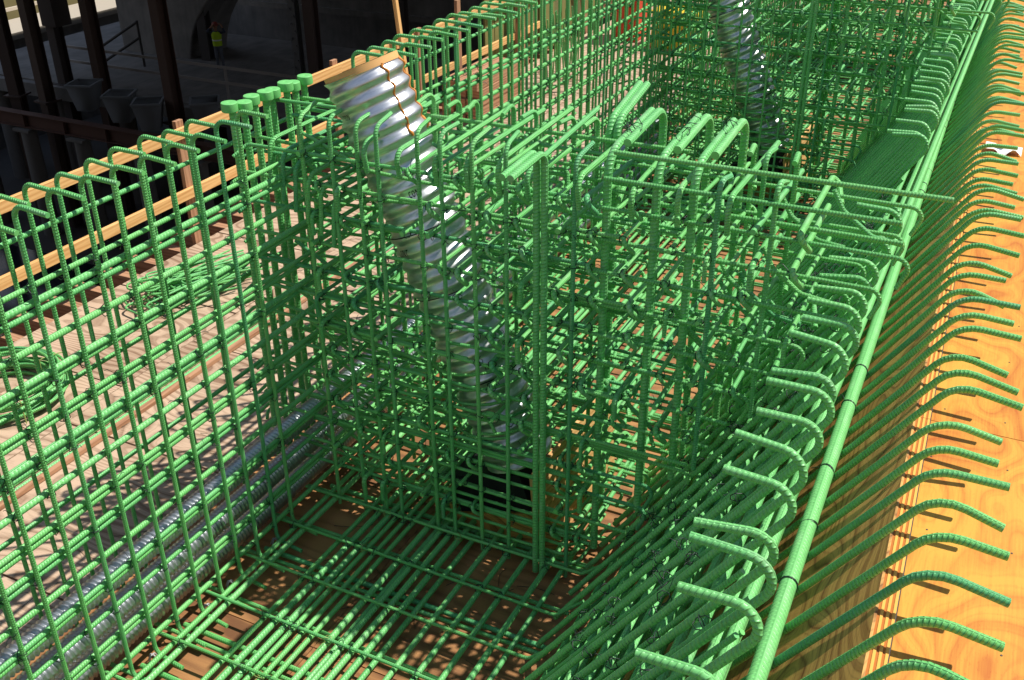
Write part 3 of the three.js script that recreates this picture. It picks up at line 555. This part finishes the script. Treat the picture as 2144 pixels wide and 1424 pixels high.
// ---------------------------------------------------------------- the dark site beyond the guardrail
{
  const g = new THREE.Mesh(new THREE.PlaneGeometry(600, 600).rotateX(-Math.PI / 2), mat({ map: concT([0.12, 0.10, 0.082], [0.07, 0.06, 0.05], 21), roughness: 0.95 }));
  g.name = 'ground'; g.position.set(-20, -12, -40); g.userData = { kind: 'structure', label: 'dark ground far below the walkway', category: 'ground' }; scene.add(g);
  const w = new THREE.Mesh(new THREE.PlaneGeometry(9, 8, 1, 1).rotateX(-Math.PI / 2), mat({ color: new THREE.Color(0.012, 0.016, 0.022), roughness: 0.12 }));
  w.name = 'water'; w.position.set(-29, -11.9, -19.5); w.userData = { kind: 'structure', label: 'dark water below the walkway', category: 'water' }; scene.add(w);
}
{
  const r = thing('added_shade_deck', 'unseen concrete bridge deck added overhead to shade the dark site', 'bridge deck', [-22.25, 4.3, -30]);  // out of view, added to keep sun and sky light off the site
  part(r, 'slab', boxG(28.5, 0.5, 130), M.conc, [0, 0.5, 0]);
  for (const x of [-9, -3, 3, 9]) part(r, 'girder', boxG(0.7, 1.1, 130), M.conc, [x, -0.302, 0]);
}
const colG = (h, w) => { const f = 0.03; return mergeGeometries([boxG(w, h, f).translate(0, h / 2, w / 2 - f / 2), boxG(w, h, f).translate(0, h / 2, -w / 2 + f / 2), boxG(f, h, w - 2 * f).translate(0, h / 2, 0)]); };
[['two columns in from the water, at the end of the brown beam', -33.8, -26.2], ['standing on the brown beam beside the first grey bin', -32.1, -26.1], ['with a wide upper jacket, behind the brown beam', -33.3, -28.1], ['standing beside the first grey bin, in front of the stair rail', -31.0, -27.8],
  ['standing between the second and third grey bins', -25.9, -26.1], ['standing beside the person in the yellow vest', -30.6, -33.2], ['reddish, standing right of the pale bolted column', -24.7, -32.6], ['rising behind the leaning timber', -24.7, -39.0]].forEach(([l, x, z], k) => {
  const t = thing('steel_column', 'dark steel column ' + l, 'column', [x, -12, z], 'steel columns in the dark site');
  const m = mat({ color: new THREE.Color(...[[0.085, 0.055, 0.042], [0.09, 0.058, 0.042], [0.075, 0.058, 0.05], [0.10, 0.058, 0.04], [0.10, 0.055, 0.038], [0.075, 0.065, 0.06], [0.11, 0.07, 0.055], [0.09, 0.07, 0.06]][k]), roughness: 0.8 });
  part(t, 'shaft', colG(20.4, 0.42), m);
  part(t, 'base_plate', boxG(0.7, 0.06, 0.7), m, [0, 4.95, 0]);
  if (k === 2) part(t, 'jacket', boxG(0.75, 6, 0.75), m, [0.2, 10.2, 0]);
  t.rotation.y = rr(-0.3, 0.3);
});
{
  const t = thing('bolted_column', 'pale grey bolted steel column beside a reddish one', 'column', [-25.4, -12, -32.5]), m = mat({ color: new THREE.Color(0.16, 0.155, 0.15), roughness: 0.6 });
  part(t, 'shaft', colG(20.4, 0.3), m); for (let k = 0; k < 12; k++) part(t, 'bolt', new THREE.CylinderGeometry(0.05, 0.05, 0.08, 8).rotateX(Math.PI / 2), m, [k % 2 ? 0.08 : -0.08, 5.4 + k * 0.28, 0.18]);
}
{
  const p = thing('work_platform', 'dark concrete work platform with a low edge in the shaded site', 'platform', [-30, -7, -33]);
  part(p, 'slab', boxG(19, 0.35, 9.4), M.concDark, [0, -0.18, 0.4]); part(p, 'edge_beam', boxG(19, 0.5, 0.3), M.concDark, [0, -0.3, 5.3]);
  for (let k = 0; k < 6; k++) part(p, 'pile', new THREE.CylinderGeometry(0.4, 0.4, 4.6, 14), M.conc, [-8.5 + k * 3.4, -2.7, 3.8]);
  const r = thing('pipe_handrail', 'grey two-bar handrail along the shaded work platform', 'handrail', [-29, -7, -28.9]), m = mat({ color: new THREE.Color(0.34, 0.30, 0.27), roughness: 0.6 });
  for (const y of [1.16, 0.6]) part(r, 'rail', boxG(12, 0.1, 0.06), m, [0.3, y, 0]);
  for (const x of [-5.2, -0.1, 3.0, 6.1]) part(r, 'post', boxG(0.09, 1.2, 0.07), m, [x, 0.6, -0.05]);
  const s = thing('stair_rail', 'dark sloping stair rail in front of the concrete pier', 'handrail', [-32.2, -7, -30.6]), d = mat({ color: new THREE.Color(0.06, 0.055, 0.05), roughness: 0.7 });
  for (const y of [0, 0.6]) part(s, 'rail', barG([[-1.9, -0.1 + y, 0.4], [0.6, 1.35 + y, 0]], 0.055, 0), d);
  part(s, 'post', barG([[0.6, 0.2, 0], [0.6, 2.0, 0]], 0.05, 0), d); part(s, 'post', barG([[-1.2, -0.05, 0.3], [-1.2, 0.95, 0.3]], 0.05, 0), d);
}
{
  const b = thing('brown_beam', 'brown steel I-beam spanning below the grey bins', 'beam', [-29.2, -7.5, -25.1]);
  for (const y of [0.24, -0.24]) part(b, 'flange', boxG(16, 0.03, 0.34), M.steelBrown, [0, y, 0]);
  part(b, 'web', boxG(16, 0.45, 0.03), M.steelBrown, [0, 0, 0]);
  for (let k = 0; k < 8; k++) part(b, 'stiffener', boxG(0.03, 0.44, 0.14), M.steelBrown, [-7 + k * 2, 0, 0.09]);
  for (let k = 0; k < 5; k++) { const t = thing('timber_pile', ['dark pile under the left end of the brown beam', 'dark pile left of the middle of the brown beam', 'dark pile under the middle of the brown beam', 'dark pile right of the middle of the brown beam', 'dark pile under the right end of the brown beam'][k], 'pile', [-35 + k * 2.7, -12, -25.1 + rr(-0.1, 0.1)], 'piles under the brown beam'); part(t, 'shaft', new THREE.CylinderGeometry(0.28, 0.32, 4.1, 12), M.conc, [0, 2.05, 0]); part(t, 'cap', boxG(0.8, 0.1, 0.7), M.concDark, [0, 4.15, 0]); }
}
['first grey tapered bin on the brown beam, nearest the stair', 'second grey tapered bin on the brown beam', 'third grey tapered bin on the brown beam, beside a column', 'last grey tapered bin, half hidden by the headed bars'].forEach((l, k) => {
  const [x, z] = [[-30.4, -26.4], [-28.2, -25.9], [-26.6, -25.6], [-24.9, -26.5]][k], m = mat({ color: new THREE.Color(0.20, 0.21, 0.22), roughness: 0.7 });
  const t = thing('tapered_bin', l, 'bin', [x, -7.24, z], 'grey bins on the brown beam');
  const g = new THREE.CylinderGeometry(0.66, 0.42, 0.95, 4, 1, true); g.rotateY(Math.PI / 4); part(t, 'body', g, m, [0, 0.48, 0]); part(t, 'bottom', boxG(0.6, 0.03, 0.6), m, [0, 0.02, 0]);
  for (const [w, d, px, pz] of [[1.0, 0.07, 0, 0.47], [1.0, 0.07, 0, -0.47], [0.07, 0.87, 0.47, 0], [0.07, 0.87, -0.47, 0]]) part(t, 'rim', boxG(w, 0.07, d), m, [px, 0.96, pz]);
  t.rotation.y = 0.35 + k * 0.12;
});
{
  const p = thing('concrete_pier', 'grey concrete pier with curved flank behind the stair rail', 'pier', [-32.4, -7, -34.2]);
  const sh = new THREE.Shape(); sh.moveTo(-2.6, 0); sh.lineTo(1.0, 0); sh.quadraticCurveTo(1.3, 2.0, 3.6, 3.4); sh.lineTo(3.6, 15.5); sh.lineTo(-2.6, 15.5); sh.closePath();
  part(p, 'shaft', new THREE.ExtrudeGeometry(sh, { depth: 2.2, bevelEnabled: true, bevelSize: 0.06, bevelThickness: 0.06, bevelSegments: 2 }), M.conc, [0, 0, -1]);
  const b = thing('concrete_girder', 'long grey concrete girder with a dark void below in the shaded site', 'girder', [-24, -6.35, -42]);
  part(b, 'body', boxG(30, 3.2, 2.2), M.conc, [0, 1.72, 0]); part(b, 'lower_edge', boxG(30, 0.25, 2.5), M.conc, [0, 0.0, 0]); b.rotation.y = 0.02;
  const v = thing('light_block_back_wall', 'concrete back wall added behind the girder to block horizon light', 'wall', [-20, -12, -46]); part(v, 'wall', boxG(60, 15.5, 0.6), M.conc, [0, 7.75, 0]);  // back wall raised above the girder to cut off light from the horizon
}
{ // unseen walls added to keep side light out of the shaded site
  const a = thing('light_block_wall', 'unseen concrete wall added below the walkway to block light from the open side', 'wall', [-4.2, -12, -10]); part(a, 'wall', boxG(0.8, 11.2, 60), M.conc, [0, 5.6, 0]);
  const b = thing('light_block_side_wall', 'unseen concrete side wall added to block horizon light from the shaded site', 'wall', [-27, -12, -3]); part(b, 'wall', boxG(36, 16, 0.6), M.conc, [0, 8, 0]);
}
{ // sunlit site beyond the shade
  const p = thing('far_platform', 'sunlit pale platform with white rails beyond the shaded site', 'platform', [-45.5, -7, -36.5]), wm = mat({ color: new THREE.Color(0.40, 0.35, 0.28), roughness: 0.8 });
  part(p, 'slab', boxG(2.6, 0.3, 16), wm, [1.9, -0.2, 0]);
  part(p, 'added_screen_wall', boxG(0.4, 4.7, 40), M.concDark, [2.9, -2.7, 2]);  // wall added to cover the sunlit ground below the platform
  for (let k = 0; k < 3; k++) part(p, 'rail', boxG(0.1, 0.16, 15), mat({ color: new THREE.Color(0.58, 0.50, 0.40), roughness: 0.8 }), [0.3, 0.35 + k * 0.75, 0]);
  for (let k = 0; k < 6; k++) part(p, 'post', boxG(0.12, 2.3, 0.12), wm, [0.17, 1.0, -6.5 + k * 2.6]);
  const e = new THREE.PlaneGeometry(30, 60, 30, 60); e.rotateX(-Math.PI / 2); const q = e.attributes.position;
  for (let i = 0; i < q.count; i++) q.setY(i, -q.getX(i) * 0.55 + fbm(q.getX(i) * 0.3 + 9, q.getZ(i) * 0.3, 3) * 2); e.computeVertexNormals();
  const m = new THREE.Mesh(e, mat({ map: concT([0.12, 0.085, 0.025], [0.055, 0.048, 0.014], 31), roughness: 1 })); m.name = 'embankment'; m.position.set(-60.5, -8.2, -40); m.userData = { kind: 'structure', label: 'olive brown earth embankment beyond the far platform', category: 'embankment' }; scene.add(m);
}
{ // person in a yellow vest, back in the shade, arms up to the head
  const t = thing('person', 'person in a yellow reflective vest standing with raised arms in the shade', 'person', [-29.2, -7, -32.3]);
  const caps = [];
  const add = (a, b, ra, rb) => caps.push([V(...a), V(...b), ra, rb]);
  add([-0.1, 0.04, 0.1], [-0.1, 0.06, -0.06], 0.045, 0.05); add([0.11, 0.04, 0.1], [0.11, 0.06, -0.06], 0.045, 0.05);
  add([-0.1, 0.08, -0.03], [-0.1, 0.47, 0.01], 0.05, 0.062); add([-0.1, 0.47, 0.01], [-0.08, 0.88, 0], 0.065, 0.09); add([0.11, 0.08, -0.03], [0.11, 0.47, 0.01], 0.05, 0.062); add([0.11, 0.47, 0.01], [0.08, 0.88, 0], 0.065, 0.09);
  add([-0.04, 0.92, 0], [0.04, 0.92, 0], 0.13, 0.13); add([0, 0.95, 0], [0, 1.3, 0], 0.125, 0.15); add([-0.13, 1.40, 0], [0.13, 1.40, 0], 0.07, 0.07); add([0, 1.42, 0], [0, 1.54, 0.01], 0.055, 0.05);
  add([0, 1.60, 0.02], [0, 1.67, 0.01], 0.075, 0.095); add([0, 1.61, 0.1], [0, 1.60, 0.115], 0.02, 0.016);
  add([-0.19, 1.40, 0], [-0.30, 1.50, 0.15], 0.05, 0.042); add([-0.30, 1.50, 0.15], [-0.12, 1.66, 0.18], 0.04, 0.03); add([0.19, 1.40, 0], [0.36, 1.46, 0.12], 0.05, 0.042); add([0.36, 1.46, 0.12], [0.30, 1.70, 0.18], 0.04, 0.03);
  for (const [hx, hy, s] of [[-0.11, 1.67, 1], [0.30, 1.71, -1]]) { add([hx, hy, 0.18], [hx + s * 0.05, hy + 0.05, 0.17], 0.03, 0.028); for (let f = 0; f < 4; f++) add([hx + s * 0.05, hy + 0.04 + f * 0.012, 0.16 + f * 0.012], [hx + s * (0.11 + 0.01 * (f % 3)), hy + 0.06 + f * 0.018, 0.15 + f * 0.008], 0.010, 0.008); add([hx, hy + 0.02, 0.19], [hx + s * 0.01, hy + 0.08, 0.2], 0.011, 0.009); }
  const dist = p => { let d = 1e9; for (const [a, b, ra, rb] of caps) { const ab = b.clone().sub(a), h = Math.max(0, Math.min(1, p.clone().sub(a).dot(ab) / ab.lengthSq())); const q = p.distanceTo(a.clone().addScaledVector(ab, h)) - (ra + (rb - ra) * h); const k = 0.03, m = Math.max(k - Math.abs(d - q), 0) / k; d = Math.min(d, q) - m * m * k * 0.25; } return d; };
  const res = 88, mc = new MarchingCubes(res, M.black, false, false, 200000); mc.isolation = 0; mc.reset();
  for (let z = 0; z < res; z++) for (let y = 0; y < res; y++) for (let x = 0; x < res; x++) mc.field[x + y * res + z * res * res] = -dist(V((x - res / 2) / (res / 2) * 0.93, 0.92 + (y - res / 2) / (res / 2) * 0.93, (z - res / 2) / (res / 2) * 0.93));
  mc.update();
  const n = mc.count, pos = Array.from(mc.positionArray.slice(0, n * 3)).map((v, i) => v * 0.93 + (i % 3 === 1 ? 0.92 : 0)), nor = Array.from(mc.normalArray.slice(0, n * 3)), col = [];
  for (let i = 0; i < n; i++) { const x = pos[i * 3], y = pos[i * 3 + 1]; const skin = (y > 1.49 && Math.abs(x) < 0.13) || (y > 1.62); col.push(...(skin ? [0.35, 0.18, 0.11] : y > 0.93 ? [0.05, 0.06, 0.09] : y > 0.09 ? [0.13, 0.14, 0.16] : [0.03, 0.02, 0.015])); }
  const g = new THREE.BufferGeometry(); g.setAttribute('position', new THREE.Float32BufferAttribute(pos, 3)); g.setAttribute('normal', new THREE.Float32BufferAttribute(nor, 3)); g.setAttribute('color', new THREE.Float32BufferAttribute(col, 3));
  part(t, 'body', g, mat({ vertexColors: true, roughness: 0.85 }));
  const vest = new THREE.LatheGeometry([[0.155, 0], [0.16, 0.1], [0.158, 0.25], [0.175, 0.42], [0.15, 0.52], [0.09, 0.555]].map(p => new THREE.Vector2(...p)), 24); vest.scale(1.15, 1, 0.98);
  part(t, 'vest', vest, mat({ color: new THREE.Color(0.50, 0.72, 0.02), roughness: 0.8, side: THREE.DoubleSide }), [0, 0.9, 0]);
  const band = new THREE.CylinderGeometry(0.166, 0.166, 0.05, 24, 1, true); band.scale(1.15, 1, 0.98); part(t, 'reflective_band', band, mat({ color: new THREE.Color(0.75, 0.75, 0.72), roughness: 0.4, side: THREE.DoubleSide }), [0, 1.13, 0]);
  const hat = new THREE.LatheGeometry([[0.155, 0], [0.15, 0.012], [0.118, 0.018], [0.112, 0.07], [0.07, 0.125], [0, 0.14]].map(p => new THREE.Vector2(...p)), 20); part(t, 'hard_hat', hat, mat({ color: new THREE.Color(0.30, 0.05, 0.03), roughness: 0.5 }), [0, 1.70, 0.015]);
  t.rotation.y = 0.5;
}
scene.traverse(o => { if (o.isMesh) { o.castShadow = true; o.receiveShadow = true; } });
renderer.render(scene, camera);
